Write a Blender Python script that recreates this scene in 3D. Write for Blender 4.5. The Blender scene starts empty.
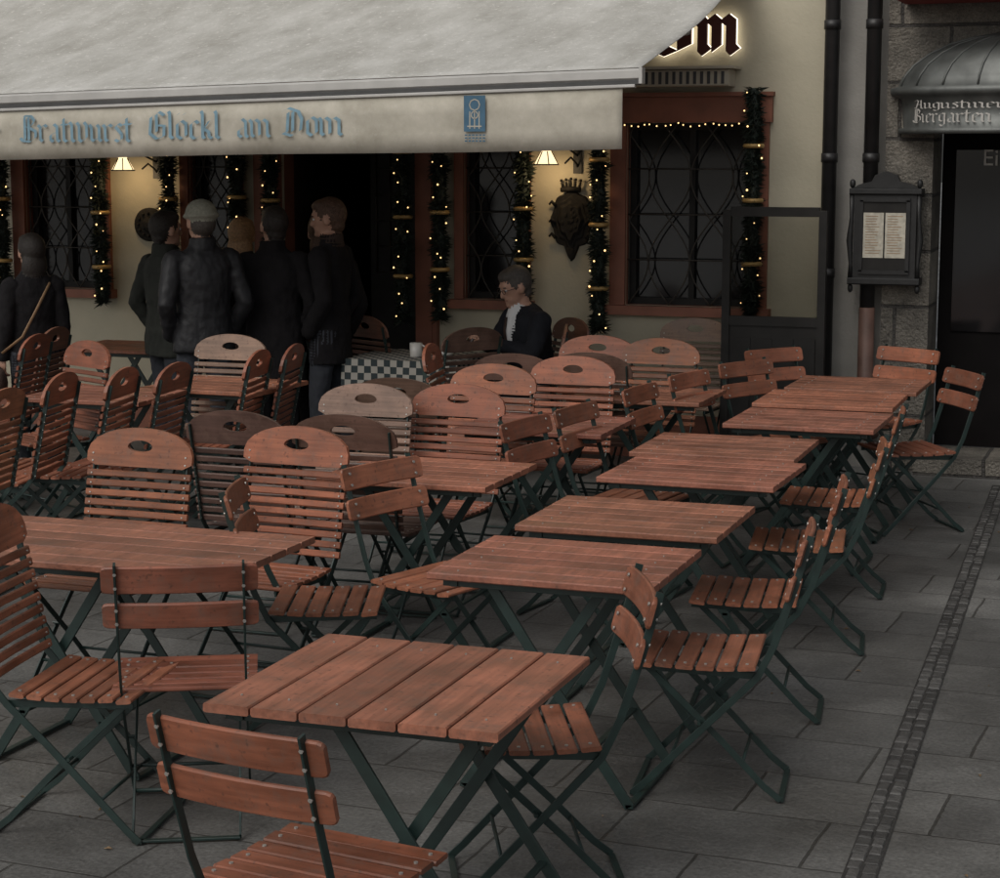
import bpy, bmesh, math, random
from mathutils import Vector, Matrix, noise, kdtree
random.seed(7)
sc=bpy.context.scene
V=Vector
rad=math.radians

# ------------------------------------------------------------------ materials
def newmat(name):
    m=bpy.data.materials.new(name); m.use_nodes=True
    nt=m.node_tree; b=nt.nodes["Principled BSDF"]
    return m,nt,b
def N(nt,t,**kw):
    n=nt.nodes.new(t)
    for k,v in kw.items(): setattr(n,k,v)
    return n
def simple(name,col,rough=.6,metal=0,var=.25,scale=8,bump=0,bscale=60,spec=.5,emit=None,es=0,isl=0):
    m,nt,b=newmat(name); L=nt.links.new
    tc=N(nt,"ShaderNodeTexCoord")
    ns=N(nt,"ShaderNodeTexNoise"); ns.inputs["Scale"].default_value=scale; ns.inputs["Detail"].default_value=6
    L(tc.outputs["Object"],ns.inputs["Vector"])
    mr=N(nt,"ShaderNodeMapRange"); mr.inputs[1].default_value=.25; mr.inputs[2].default_value=.75
    mr.inputs[3].default_value=1-var; mr.inputs[4].default_value=1+var
    L(ns.outputs["Fac"],mr.inputs[0])
    mx=N(nt,"ShaderNodeVectorMath",operation='SCALE'); mx.inputs[0].default_value=col[:3]
    L(mr.outputs[0],mx.inputs["Scale"]); out=mx.outputs[0]
    if isl:
        ge=N(nt,"ShaderNodeNewGeometry"); m2=N(nt,"ShaderNodeMapRange"); m2.inputs[3].default_value=1-isl; m2.inputs[4].default_value=1+isl
        L(ge.outputs["Random Per Island"],m2.inputs[0]); x2=N(nt,"ShaderNodeVectorMath",operation='SCALE'); L(out,x2.inputs[0]); L(m2.outputs[0],x2.inputs["Scale"]); out=x2.outputs[0]
    L(out,b.inputs["Base Color"])
    b.inputs["Roughness"].default_value=rough; b.inputs["Metallic"].default_value=metal
    b.inputs["Specular IOR Level"].default_value=spec
    if bump:
        n2=N(nt,"ShaderNodeTexNoise"); n2.inputs["Scale"].default_value=bscale; n2.inputs["Detail"].default_value=5
        L(tc.outputs["Object"],n2.inputs["Vector"])
        bp=N(nt,"ShaderNodeBump"); bp.inputs["Strength"].default_value=bump; bp.inputs["Distance"].default_value=.01
        L(n2.outputs["Fac"],bp.inputs["Height"]); L(bp.outputs[0],b.inputs["Normal"])
    if emit:
        b.inputs["Emission Color"].default_value=(*emit,1); b.inputs["Emission Strength"].default_value=es
    return m

def wood_mat():
    m,nt,b=newmat("varnished_wood"); L=nt.links.new
    oi=N(nt,"ShaderNodeObjectInfo"); ge=N(nt,"ShaderNodeNewGeometry"); tc=N(nt,"ShaderNodeTexCoord")
    ad=N(nt,"ShaderNodeVectorMath",operation='ADD')
    cb=N(nt,"ShaderNodeCombineXYZ")
    ml=N(nt,"ShaderNodeMath",operation='MULTIPLY'); ml.inputs[1].default_value=37.
    L(ge.outputs["Random Per Island"],ml.inputs[0]); L(ml.outputs[0],cb.inputs[2])
    ml2=N(nt,"ShaderNodeMath",operation='MULTIPLY'); ml2.inputs[1].default_value=53.
    L(oi.outputs["Random"],ml2.inputs[0]); L(ml2.outputs[0],cb.inputs[0])
    L(tc.outputs["Object"],ad.inputs[0]); L(cb.outputs[0],ad.inputs[1])
    mp=N(nt,"ShaderNodeMapping"); L(ad.outputs[0],mp.inputs[0]); mp.inputs["Scale"].default_value=(70,3.5,70)
    g=N(nt,"ShaderNodeTexNoise"); g.inputs["Scale"].default_value=1; g.inputs["Detail"].default_value=5; g.inputs["Roughness"].default_value=.6
    L(mp.outputs[0],g.inputs["Vector"])
    bl=N(nt,"ShaderNodeTexNoise"); bl.inputs["Scale"].default_value=6; bl.inputs["Detail"].default_value=5
    L(ad.outputs[0],bl.inputs["Vector"])
    def mr(src,a,b_,lo=.3,hi=.7):
        n=N(nt,"ShaderNodeMapRange"); n.inputs[1].default_value=lo;n.inputs[2].default_value=hi;n.inputs[3].default_value=a;n.inputs[4].default_value=b_
        L(src,n.inputs[0]); return n.outputs[0]
    a1=mr(g.outputs["Fac"],.72,1.18); a2=mr(bl.outputs["Fac"],.70,1.24); a3=mr(ge.outputs["Random Per Island"],.72,1.22,0,1); a4=mr(oi.outputs["Random"],.80,1.12,0,1)
    def mul(x,y):
        n=N(nt,"ShaderNodeMath",operation='MULTIPLY'); L(x,n.inputs[0]); L(y,n.inputs[1]); return n.outputs[0]
    f=mul(mul(a1,a2),mul(a3,a4))
    s=N(nt,"ShaderNodeVectorMath",operation='SCALE'); L(oi.outputs["Color"],s.inputs[0]); L(f,s.inputs["Scale"])
    w=N(nt,"ShaderNodeTexNoise"); w.inputs["Scale"].default_value=14; w.inputs["Detail"].default_value=8; w.inputs["Roughness"].default_value=.75
    L(ad.outputs[0],w.inputs["Vector"])
    wf=mr(w.outputs["Fac"],0,.8,.50,.74)
    mx=N(nt,"ShaderNodeMix",data_type='RGBA'); L(wf,mx.inputs["Factor"]); L(s.outputs[0],mx.inputs["A"]); mx.inputs["B"].default_value=(.15,.09,.068,1)
    kn=N(nt,"ShaderNodeTexNoise"); kn.inputs["Scale"].default_value=55; kn.inputs["Detail"].default_value=4
    L(ad.outputs[0],kn.inputs["Vector"]); kf=mr(kn.outputs["Fac"],0,.6,.61,.70)
    mk=N(nt,"ShaderNodeMix",data_type='RGBA'); L(kf,mk.inputs["Factor"]); L(mx.outputs["Result"],mk.inputs["A"]); mk.inputs["B"].default_value=(.07,.035,.025,1)
    L(mk.outputs["Result"],b.inputs["Base Color"])
    r=mr(bl.outputs["Fac"],.36,.64); L(r,b.inputs["Roughness"])
    b.inputs["Specular IOR Level"].default_value=.42
    bp=N(nt,"ShaderNodeBump"); bp.inputs["Strength"].default_value=.2; bp.inputs["Distance"].default_value=.004
    L(g.outputs["Fac"],bp.inputs["Height"]); L(bp.outputs[0],b.inputs["Normal"])
    return m
ORANGE=(.255,.092,.050,1)
M_wood=wood_mat()
M_frame=simple("green_painted_steel",(.012,.026,.023),.42,0,.3,20)
M_bolt=simple("zinc_bolt",(.42,.40,.37),.5,.6,.1)
M_cream=simple("cream_render",(.45,.41,.31),.9,0,.17,2.2,.25,45)
M_greyr=simple("grey_render",(.25,.24,.22),.9,0,.2,3,.3,50)
M_orange=simple("terracotta_painted_surround",(.22,.08,.047),.6,0,.25,6,.1,30)
M_iron=simple("wrought_iron",(.018,.018,.018),.5,.3,.3,20)
M_grille=simple("dull_window_grille",(.05,.042,.034),.6,.2,.3,20)
M_black=simple("black_interior",(.006,.005,.005),.8,0,.3,5,spec=.1)
M_glass=simple("dark_window_glass",(.008,.008,.009),.10,0,.2,4)
M_pipe=simple("dark_downpipe_paint",(.022,.021,.021),.45,.2,.3,9)
M_copper=simple("rusty_downpipe",(.10,.055,.042),.6,.1,.35,9)
M_bar=simple("awning_aluminium",(.44,.43,.41),.45,.3,.15,6)
M_barD=simple("awning_joint_dark",(.05,.05,.05),.6)
M_blue=simple("faded_blue_print",(.17,.28,.345),.8,0,.2,20)
M_blueD=simple("blue_emblem",(.055,.125,.19),.8,0,.15,20)
M_letter=simple("sign_letter_red",(.085,.022,.016),.5,0,.1)
M_halo=simple("sign_backlight",(.8,.75,.65),.5,emit=(1,.9,.74),es=2.0)
M_bulb=simple("warm_bulb",(1,.8,.4),.4,emit=(1,.62,.26),es=2.2)
M_bulb.cycles.emission_sampling='NONE'
M_needle=simple("fir_needles",(.014,.022,.015),.7,0,.5,30)
M_gold=simple("gold_ribbon",(.42,.27,.10),.45,.3,.2,20)
M_shade=simple("lamp_shade_glass",(.9,.75,.5),.4,emit=(1,.75,.42),es=1.6)
M_shade.cycles.emission_sampling='NONE'
M_bronze=simple("dark_bronze",(.020,.018,.016),.8,.1,.4,30,.3,60,spec=.25)
M_box=simple("beige_box",(.42,.38,.30),.6,0,.1)
M_hood=simple("aged_metal_hood",(.10,.105,.10),.48,.5,.4,7,.15,20)
M_white=simple("white_lettering",(.42,.40,.37),.6,0,.15)
M_paper=simple("menu_paper",(.44,.41,.34),.8,0,.25,35)
M_panel=simple("dark_panel",(.016,.015,.014),.6,0,.3,8,spec=.25)
M_red=simple("red_fabric",(.22,.03,.025),.8,0,.2)
M_skin=simple("skin",(.42,.24,.17),.55,0,.12,18)
M_hair_d=simple("dark_hair",(.018,.013,.010),.6,0,.4,60,.6,120)
M_hair_b=simple("blond_hair",(.25,.14,.065),.6,0,.4,60,.6,120)
M_hair_g=simple("grey_hair",(.065,.055,.047),.6,0,.4,60,.6,120)
M_hair_br=simple("brown_hair",(.08,.042,.025),.6,0,.4,60,.6,120)
M_knit=simple("grey_knit_cap",(.27,.27,.22),.95,0,.2,60,.6,160)
M_leather=simple("black_leather",(.014,.014,.016),.55,0,.2,12,.35,30,spec=.35)
M_coat=simple("black_wool",(.010,.009,.010),.9,0,.3,12,.3,90,spec=.2)
M_coat2=simple("olive_coat",(.024,.026,.022),.85,0,.3,12,.3,90,spec=.3)
M_coat3=simple("brown_coat",(.045,.028,.022),.85,0,.3,12,.3,90,spec=.3)
M_suit=simple("navy_suit",(.011,.012,.016),.85,0,.3,12,.3,90,spec=.25)
M_jeans=simple("dark_trousers",(.025,.028,.036),.85,0,.3,12,.3,90)
M_shoe=simple("black_shoe",(.012,.011,.01),.4)
M_shirt=simple("white_shirt",(.6,.6,.6),.8,0,.08,12)
M_dark=simple("dark_feature",(.03,.015,.012),.4)
M_strap=simple("tan_strap",(.28,.17,.09),.6)
M_ceram=simple("white_ceramic",(.6,.58,.54),.25,0,.05)
M_lip=simple("lips",(.25,.09,.07),.5)
M_leaf=simple("fallen_leaf",(.14,.09,.045),.8,0,.5,30)
M_sett=simple("granite_sett",(.062,.060,.057),.6,0,.35,25,.8,60,isl=.5)
M_joint=simple("dark_joint_sand",(.026,.024,.022),.9,0,.4,40)

def awning_mat(name,col,stains):
    m,nt,b=newmat(name); L=nt.links.new
    tc=N(nt,"ShaderNodeTexCoord")
    mp=N(nt,"ShaderNodeMapping"); mp.inputs["Scale"].default_value=(2.2,.8,2.2); L(tc.outputs["Object"],mp.inputs[0])
    n1=N(nt,"ShaderNodeTexNoise"); n1.inputs["Scale"].default_value=1.6; n1.inputs["Detail"].default_value=9; n1.inputs["Roughness"].default_value=.68
    L(mp.outputs[0],n1.inputs["Vector"])
    cr=N(nt,"ShaderNodeValToRGB"); e=cr.color_ramp.elements
    e[0].position=.3; e[0].color=(col[0]*.68,col[1]*.67,col[2]*.64,1); e[1].position=.68; e[1].color=(*[c*1.1 for c in col],1)
    L(n1.outputs["Fac"],cr.inputs[0])
    n2=N(nt,"ShaderNodeTexNoise"); n2.inputs["Scale"].default_value=26; n2.inputs["Detail"].default_value=8; n2.inputs["Roughness"].default_value=.8
    L(tc.outputs["Object"],n2.inputs["Vector"])
    mr=N(nt,"ShaderNodeMapRange"); mr.inputs[1].default_value=.56; mr.inputs[2].default_value=.64; mr.inputs[3].default_value=0; mr.inputs[4].default_value=stains
    L(n2.outputs["Fac"],mr.inputs[0])
    mx=N(nt,"ShaderNodeMix",data_type='RGBA'); L(mr.outputs[0],mx.inputs["Factor"]); L(cr.outputs[0],mx.inputs["A"]); mx.inputs["B"].default_value=(.70,.69,.66,1)
    n6=N(nt,"ShaderNodeTexNoise"); n6.inputs["Scale"].default_value=34; n6.inputs["Detail"].default_value=6; n6.inputs["Roughness"].default_value=.8
    L(mp.outputs[0],n6.inputs["Vector"])
    mr6=N(nt,"ShaderNodeMapRange"); mr6.inputs[1].default_value=.56; mr6.inputs[2].default_value=.72; mr6.inputs[3].default_value=0; mr6.inputs[4].default_value=stains*.7
    L(n6.outputs["Fac"],mr6.inputs[0])
    mx2=N(nt,"ShaderNodeMix",data_type='RGBA'); L(mr6.outputs[0],mx2.inputs["Factor"]); L(mx.outputs["Result"],mx2.inputs["A"]); mx2.inputs["B"].default_value=(.20,.19,.17,1)
    L(mx2.outputs["Result"],b.inputs["Base Color"]); b.inputs["Roughness"].default_value=.9
    n3=N(nt,"ShaderNodeTexNoise"); n3.inputs["Scale"].default_value=300; L(tc.outputs["Object"],n3.inputs["Vector"])
    bp=N(nt,"ShaderNodeBump"); bp.inputs["Strength"].default_value=.15; bp.inputs["Distance"].default_value=.003
    L(n3.outputs["Fac"],bp.inputs["Height"]); L(bp.outputs[0],b.inputs["Normal"])
    return m
M_awn=awning_mat("awning_fabric",(.46,.455,.435),.75)
M_val=awning_mat("valance_fabric",(.46,.43,.365),.12)

def brick_mat(name,c1,c2,mortar,bw,rh,ms,rot,rough,bump,nscale=3,off=.5,spread=.35,dist=.008):
    m,nt,b=newmat(name); L=nt.links.new
    tc=N(nt,"ShaderNodeTexCoord")
    mp=N(nt,"ShaderNodeMapping"); mp.inputs["Rotation"].default_value=rot; L(tc.outputs["Object"],mp.inputs[0])
    nd=N(nt,"ShaderNodeTexNoise"); nd.inputs["Scale"].default_value=5; nd.inputs["Detail"].default_value=3; L(tc.outputs["Object"],nd.inputs["Vector"])
    sb=N(nt,"ShaderNodeVectorMath",operation='SCALE'); sb.inputs["Scale"].default_value=.018
    L(nd.outputs["Color"],sb.inputs[0])
    ad=N(nt,"ShaderNodeVectorMath",operation='ADD'); L(mp.outputs[0],ad.inputs[0]); L(sb.outputs[0],ad.inputs[1])
    br=N(nt,"ShaderNodeTexBrick"); br.offset=off
    br.inputs["Scale"].default_value=1; br.inputs["Brick Width"].default_value=bw; br.inputs["Row Height"].default_value=rh
    br.inputs["Mortar Size"].default_value=ms; br.inputs["Mortar Smooth"].default_value=.35
    br.inputs["Color1"].default_value=(*c1,1); br.inputs["Color2"].default_value=(*c2,1); br.inputs["Mortar"].default_value=(*mortar,1)
    L(ad.outputs[0],br.inputs["Vector"])
    n1=N(nt,"ShaderNodeTexNoise"); n1.inputs["Scale"].default_value=nscale; n1.inputs["Detail"].default_value=9; n1.inputs["Roughness"].default_value=.7
    L(tc.outputs["Object"],n1.inputs["Vector"])
    mr=N(nt,"ShaderNodeMapRange"); mr.inputs[1].default_value=.3; mr.inputs[2].default_value=.7; mr.inputs[3].default_value=1-spread; mr.inputs[4].default_value=1+spread
    L(n1.outputs["Fac"],mr.inputs[0])
    n4=N(nt,"ShaderNodeTexNoise"); n4.inputs["Scale"].default_value=nscale*.3; n4.inputs["Detail"].default_value=5
    L(tc.outputs["Object"],n4.inputs["Vector"])
    mr4=N(nt,"ShaderNodeMapRange"); mr4.inputs[1].default_value=.35; mr4.inputs[2].default_value=.65; mr4.inputs[3].default_value=.66; mr4.inputs[4].default_value=1.2
    L(n4.outputs["Fac"],mr4.inputs[0])
    mm=N(nt,"ShaderNodeMath",operation='MULTIPLY'); L(mr.outputs[0],mm.inputs[0]); L(mr4.outputs[0],mm.inputs[1])
    s=N(nt,"ShaderNodeVectorMath",operation='SCALE'); L(br.outputs["Color"],s.inputs[0]); L(mm.outputs[0],s.inputs["Scale"])
    n7=N(nt,"ShaderNodeTexNoise"); n7.inputs["Scale"].default_value=nscale*30; n7.inputs["Detail"].default_value=4; L(tc.outputs["Object"],n7.inputs["Vector"])
    mr7=N(nt,"ShaderNodeMapRange"); mr7.inputs[1].default_value=.3; mr7.inputs[2].default_value=.7; mr7.inputs[3].default_value=.70; mr7.inputs[4].default_value=1.3
    L(n7.outputs["Fac"],mr7.inputs[0])
    s2=N(nt,"ShaderNodeVectorMath",operation='SCALE'); L(s.outputs[0],s2.inputs[0]); L(mr7.outputs[0],s2.inputs["Scale"])
    L(s2.outputs[0],b.inputs["Base Color"])
    rr=N(nt,"ShaderNodeMapRange"); rr.inputs[1].default_value=.35; rr.inputs[2].default_value=.65; rr.inputs[3].default_value=rough-.26; rr.inputs[4].default_value=rough+.10
    L(n4.outputs["Fac"],rr.inputs[0]); L(rr.outputs[0],b.inputs["Roughness"])
    n5=N(nt,"ShaderNodeTexNoise"); n5.inputs["Scale"].default_value=nscale*14; n5.inputs["Detail"].default_value=8; L(tc.outputs["Object"],n5.inputs["Vector"])
    h=N(nt,"ShaderNodeMath",operation='MULTIPLY_ADD'); L(br.outputs["Fac"],h.inputs[0]); h.inputs[1].default_value=-1.; L(n5.outputs["Fac"],h.inputs[2])
    bp=N(nt,"ShaderNodeBump"); bp.inputs["Strength"].default_value=bump; bp.inputs["Distance"].default_value=dist
    L(h.outputs[0],bp.inputs["Height"]); L(bp.outputs[0],b.inputs["Normal"])
    return m
M_pave=brick_mat("stone_paving",(.132,.130,.123),(.088,.087,.083),(.044,.042,.038),.62,.42,.006,(0,0,rad(2.3)),.58,.6,2.5)
M_stone=brick_mat("rusticated_stone",(.18,.162,.135),(.11,.10,.085),(.055,.05,.045),.62,.36,.012,(rad(90),0,0),.85,1.,4,spread=.55,dist=.02)

# ------------------------------------------------------------------ mesh builder
class MB:
    def __init__(s): s.v=[];s.f=[];s.m=[];s.mats=[];s.sm=[];s.ells=[]
    def mi(s,mat):
        if mat not in s.mats: s.mats.append(mat)
        return s.mats.index(mat)
    def add(s,vs,fs,mat,smooth=False):
        o=len(s.v); s.v+= [V(v) for v in vs]; k=s.mi(mat)
        for f in fs: s.f.append([o+i for i in f]); s.m.append(k); s.sm.append(smooth)
    def sweep(s,path,prof,mat,up=(0,0,1),smooth=False,caps=True):
        path=[V(p) for p in path]; up=V(up); n=len(path); k=len(prof); vs=[]
        for i,p in enumerate(path):
            if i==0: t=path[1]-path[0]
            elif i==n-1: t=path[-1]-path[-2]
            else: t=(path[i+1]-p).normalized()+(p-path[i-1]).normalized()
            t.normalize(); sd=t.cross(up)
            if sd.length<1e-4: sd=t.cross(V((1,0,0)))
            sd.normalize(); nn=sd.cross(t)
            for a,b in prof: vs.append(p+sd*a+nn*b)
        fs=[]
        for i in range(n-1):
            for j in range(k):
                a=i*k+j;b=i*k+(j+1)%k; fs.append([a,b,b+k,a+k])
        if caps: fs.append(list(range(k))[::-1]); fs.append([(n-1)*k+j for j in range(k)])
        s.add(vs,fs,mat,smooth)
    def beam(s,p,q,w,h,mat,c=.0015,up=(0,0,1)): s.sweep([p,q],octp(w,h,c),mat,up)
    def box(s,x0,x1,y0,y1,z0,z1,mat,c=.0):
        if c>0:
            s.sweep([((x0),(y0+y1)/2,(z0+z1)/2),((x1),(y0+y1)/2,(z0+z1)/2)],octp(y1-y0,z1-z0,c),mat); return
        vs=[(x,y,z) for x in(x0,x1) for y in(y0,y1) for z in(z0,z1)]
        s.add(vs,[[0,1,3,2],[4,6,7,5],[0,4,5,1],[2,3,7,6],[0,2,6,4],[1,5,7,3]],mat)
    def tube(s,path,r,mat,seg=12,smooth=True,up=(0,0,1),step=None):
        path=[V(p) for p in path]
        if not isinstance(r,(list,tuple)): r=[r]*len(path)
        r=[x if isinstance(x,(tuple,list)) else (x,x) for x in r]
        if step:
            P=[];R=[]
            for i in range(len(path)-1):
                m_=max(1,int((path[i+1]-path[i]).length/step))
                for j in range(m_):
                    t=j/m_; P.append(path[i].lerp(path[i+1],t)); R.append((r[i][0]*(1-t)+r[i+1][0]*t,r[i][1]*(1-t)+r[i+1][1]*t))
            P.append(path[-1]);R.append(r[-1]); path,r=P,R
        n=len(path); vs=[]; upv=V(up); prev=None
        for i,p in enumerate(path):
            t=(path[min(i+1,n-1)]-path[max(i-1,0)]).normalized()
            if prev is None:
                sd=t.cross(upv)
                if sd.length<.1: sd=t.cross(V((1,0,0)))
            else: sd=prev-t*prev.dot(t)
            sd.normalize(); prev=sd; nn=sd.cross(t)
            for j in range(seg):
                a=2*math.pi*j/seg; vs.append(p+sd*math.cos(a)*r[i][0]+nn*math.sin(a)*r[i][1])
        fs=[]
        for i in range(n-1):
            for j in range(seg):
                a=i*seg+j;b=i*seg+(j+1)%seg; fs.append([a,b,b+seg,a+seg])
        fs.append(list(range(seg))[::-1]); fs.append([(n-1)*seg+j for j in range(seg)])
        s.add(vs,fs,mat,smooth)
    def ell(s,c,r,mat,seg=16,rings=10,rot=None):
        c=V(c); vs=[];fs=[]; i0=len(s.v)
        for i in range(rings+1):
            th=math.pi*i/rings
            for j in range(seg):
                ph=2*math.pi*j/seg
                p=V((r[0]*math.sin(th)*math.cos(ph),r[1]*math.sin(th)*math.sin(ph),r[2]*math.cos(th)))
                if rot: p=rot@p
                vs.append(c+p)
        for i in range(rings):
            for j in range(seg):
                a=i*seg+j;b=i*seg+(j+1)%seg; fs.append([a,a+seg,b+seg,b])
        s.add(vs,fs,mat,True); s.ells.append((c,r,rot.transposed() if rot else None,i0,len(s.v)))
    def mesh(s,name):
        me=bpy.data.meshes.new(name); me.from_pydata([tuple(v) for v in s.v],[],s.f)
        for m in s.mats: me.materials.append(m)
        for p,k,sm in zip(me.polygons,s.m,s.sm): p.material_index=k; p.use_smooth=sm
        me.update()
        bm=bmesh.new(); bm.from_mesh(me); bmesh.ops.recalc_face_normals(bm,faces=bm.faces); bm.to_mesh(me); bm.free()
        return me
def octp(w,h,c):
    a=w/2;b=h/2
    return [(-a+c,-b),(a-c,-b),(a,-b+c),(a,b-c),(a-c,b),(-a+c,b),(-a,b-c),(-a,-b+c)]
def obj(name,me,loc=(0,0,0),rz=0,color=None,parent=None,scale=1):
    o=bpy.data.objects.new(name,me); sc.collection.objects.link(o)
    o.location=loc; o.rotation_euler=(0,0,rad(rz)); o.scale=(scale,)*3
    if color: o.color=color
    if parent: o.parent=parent
    return o
def empty(name,loc=(0,0,0)):
    o=bpy.data.objects.new(name,None); sc.collection.objects.link(o); o.location=loc; o.empty_display_size=.2; return o

# ------------------------------------------------------------------ chairs (sitter looks along +X)
def bolt(b,p,ax,r=.0055):
    p=V(p);ax=V(ax); b.tube([p,p+ax*.004],r,M_bolt,seg=6,smooth=False)
def chair_base(b,backpath,w,ins=.022):
    yo=w/2-ins; yi=yo-.026
    for s in(-1,1):
        b.sweep([(x,s*yo,z) for x,z in backpath],octp(.007,.023,.001),M_frame,up=(1,0,.3))
        b.sweep([(x,s*yi,z) for x,z in [(.205,.445),(.10,.345),(-.06,.19),(-.19,.055),(-.245,.012)]],octp(.007,.021,.001),M_frame,up=(1,0,.3))
        b.sweep([(x,s*(yi+.012),z) for x,z in [(-.175,.425),(0,.432),(.225,.44)]],octp(.008,.024,.001),M_frame,up=(0,0,1))
        b.tube([(.02,s*(yi-.004),.262),(.02,s*(yo+.008),.262)],.006,M_frame,seg=6,smooth=False)
    b.beam((.235,-yo,.010),(.235,yo,.010),.020,.008,M_frame)
    b.beam((-.245,-yi,.010),(-.245,yi,.010),.020,.008,M_frame)
    b.tube([(.115,-yo,.135),(.115,yo,.135)],.006,M_frame,seg=6)
    b.tube([(-.12,-yi,.13),(-.12,yi,.13)],.006,M_frame,seg=6)
def seat(b,w,n):
    x0,x1=-.165,.235; p=(x1-x0)/n
    for i in range(n):
        x=x0+p*(i+.5); z=.452+.022*((x-.02)/.2)**2*(.6 if x>0 else .5)
        if i==n-1: z-=.008
        tilt=math.atan(.1*(x-.02)/.2*1.2)
        b.sweep([(x,-w/2+.004,z),(x,w/2-.004,z)],octp(p-.009,.014,.004),M_wood,up=(-math.sin(tilt),0,math.cos(tilt)))
        for s in(-1,1): bolt(b,(x,s*(w/2-.035),z+.0065),(0,0,1))
def chair_two_slat():
    b=MB(); w=.45
    bp=[(-.325,.892),(-.280,.73),(-.215,.53),(-.165,.425),(-.05,.305),(.10,.15),(.20,.045),(.238,.01)]
    chair_base(b,bp,w,.036); seat(b,w,6)
    for zc,h in((.838,.090),(.722,.084)):
        xc=-.279-(zc-.73)*.27+.014
        lean=math.atan(.27); K=[-.232,-.228,-.218,-.19,-.13,-.07,0,.07,.13,.19,.218,.228,.232]
        path=[(xc-.018*(1-(y/.225)**2),y,zc) for y in K]; vs=[];up=V((-math.sin(lean),0,math.cos(lean)))
        n=len(K)
        for i,(p,y) in enumerate(zip(path,K)):
            hh=h*(.70 if i in(0,n-1) else .88 if i in(1,n-2) else .97 if i in(2,n-3) else 1)
            nn=V((math.cos(lean),0,math.sin(lean)))
            for a,c in octp(.014,hh,.004): vs.append(V(p)+nn*a+up*c)
        fs=[[i*8+j,i*8+(j+1)%8,(i+1)*8+(j+1)%8,(i+1)*8+j] for i in range(n-1) for j in range(8)]+[list(range(8))[::-1],[(n-1)*8+j for j in range(8)]]
        b.add(vs,fs,M_wood)
        for s in(-1,1):
            for dz in(-.022,.022): bolt(b,(xc+.006-dz*.27,s*.189,zc+dz),(1,0,.27),.006)
            for dz in(-.022,.022): bolt(b,(xc-.024-dz*.27,s*.189,zc+dz),(-1,0,-.27),.0055)
    return b.mesh("two_slat_chair")
def chair_high_back():
    b=MB(); w=.47
    def bx(z): return -.235-(z-.5)*.21
    bp=[(bx(.93),.93),(bx(.7),.7),(bx(.5),.5),(-.175,.425),(-.05,.305),(.10,.15),(.20,.045),(.238,.01)]
    chair_base(b,bp,w); seat(b,w,7)
    lean=math.atan(.21); up=(-math.sin(lean),0,math.cos(lean))
    n=9
    for i in range(n):
        z=.505+i*.0385; x=bx(z)+.013
        b.sweep([(x,-w/2,z),(x-.006,0,z),(x,w/2,z)],octp(.013,.027,.004),M_wood,up=up)
        for s in(-1,1):
            bolt(b,(x+.006,s*(w/2-.022),z),(1,0,.2),.0035)
            bolt(b,(x-.020,s*(w/2-.022),z),(-1,0,-.2),.0045)
    zb=.845; K=48; hw=w/2+.004
    def top(y):
        t=min(1,abs(y)/hw); return zb+.050+.103*math.sqrt(max(0,1-t**2.1))
    def inside(y,z): return abs(y)<=hw and z>=zb and z<=top(y)
    cz=zb+.083; outer=[];inner=[]
    for k in range(K):
        a=2*math.pi*k/K; c,s_=math.cos(a),math.sin(a); lo,hi=0,.5
        for _ in range(30):
            m_=(lo+hi)/2
            if inside(c*m_,cz+s_*m_): lo=m_
            else: hi=m_
        outer.append((c*lo,cz+s_*lo))
        hz=.019*s_ if s_<0 else .026*s_
        inner.append((c*.056,cz+hz-.004))
    vs=[]
    for dx in(-.008,.009):
        for L_ in(outer,inner):
            for y,z in L_: vs.append((bx(z)+.013+dx,y,z))
    fs=[]
    for k in range(K):
        j=(k+1)%K
        fs+= [[k,j,K+j,K+k],[2*K+k,3*K+k,3*K+j,2*K+j],[k,2*K+k,2*K+j,j],[K+k,K+j,3*K+j,3*K+k]]
    b.add(vs,fs,M_wood)
    for s in(-1,1):
        for z in(.862,.892): bolt(b,(bx(z)+.021,s*(w/2-.024),z),(1,0,.2),.004)
    return b.mesh("high_back_chair")
ME_B=chair_two_slat(); ME_A=chair_high_back()
def vary(c,k=.08): 
    f=1+random.uniform(-k,k); return (c[0]*f,c[1]*f*random.uniform(.95,1.05),c[2]*f*random.uniform(.92,1.08),1)
GREY=(.20,.125,.095,1); DARK=(.11,.062,.046,1); WORN=(.17,.074,.048,1)  # GREY: pale sky reflection painted into the chairs' base colour
def place(kind,x,y,face,col=ORANGE,top=False):
    off=(.336 if kind=='A' else .31) if top else 0
    d=V((math.cos(rad(face)),math.sin(rad(face))))
    face+=random.uniform(-2,2)
    nm="high_back_folding_chair" if kind=='A' else "folding_garden_chair"
    return obj(nm,ME_A if kind=='A' else ME_B,(x+d.x*off,y+d.y*off,.0),face,vary(col,.13))
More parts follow.
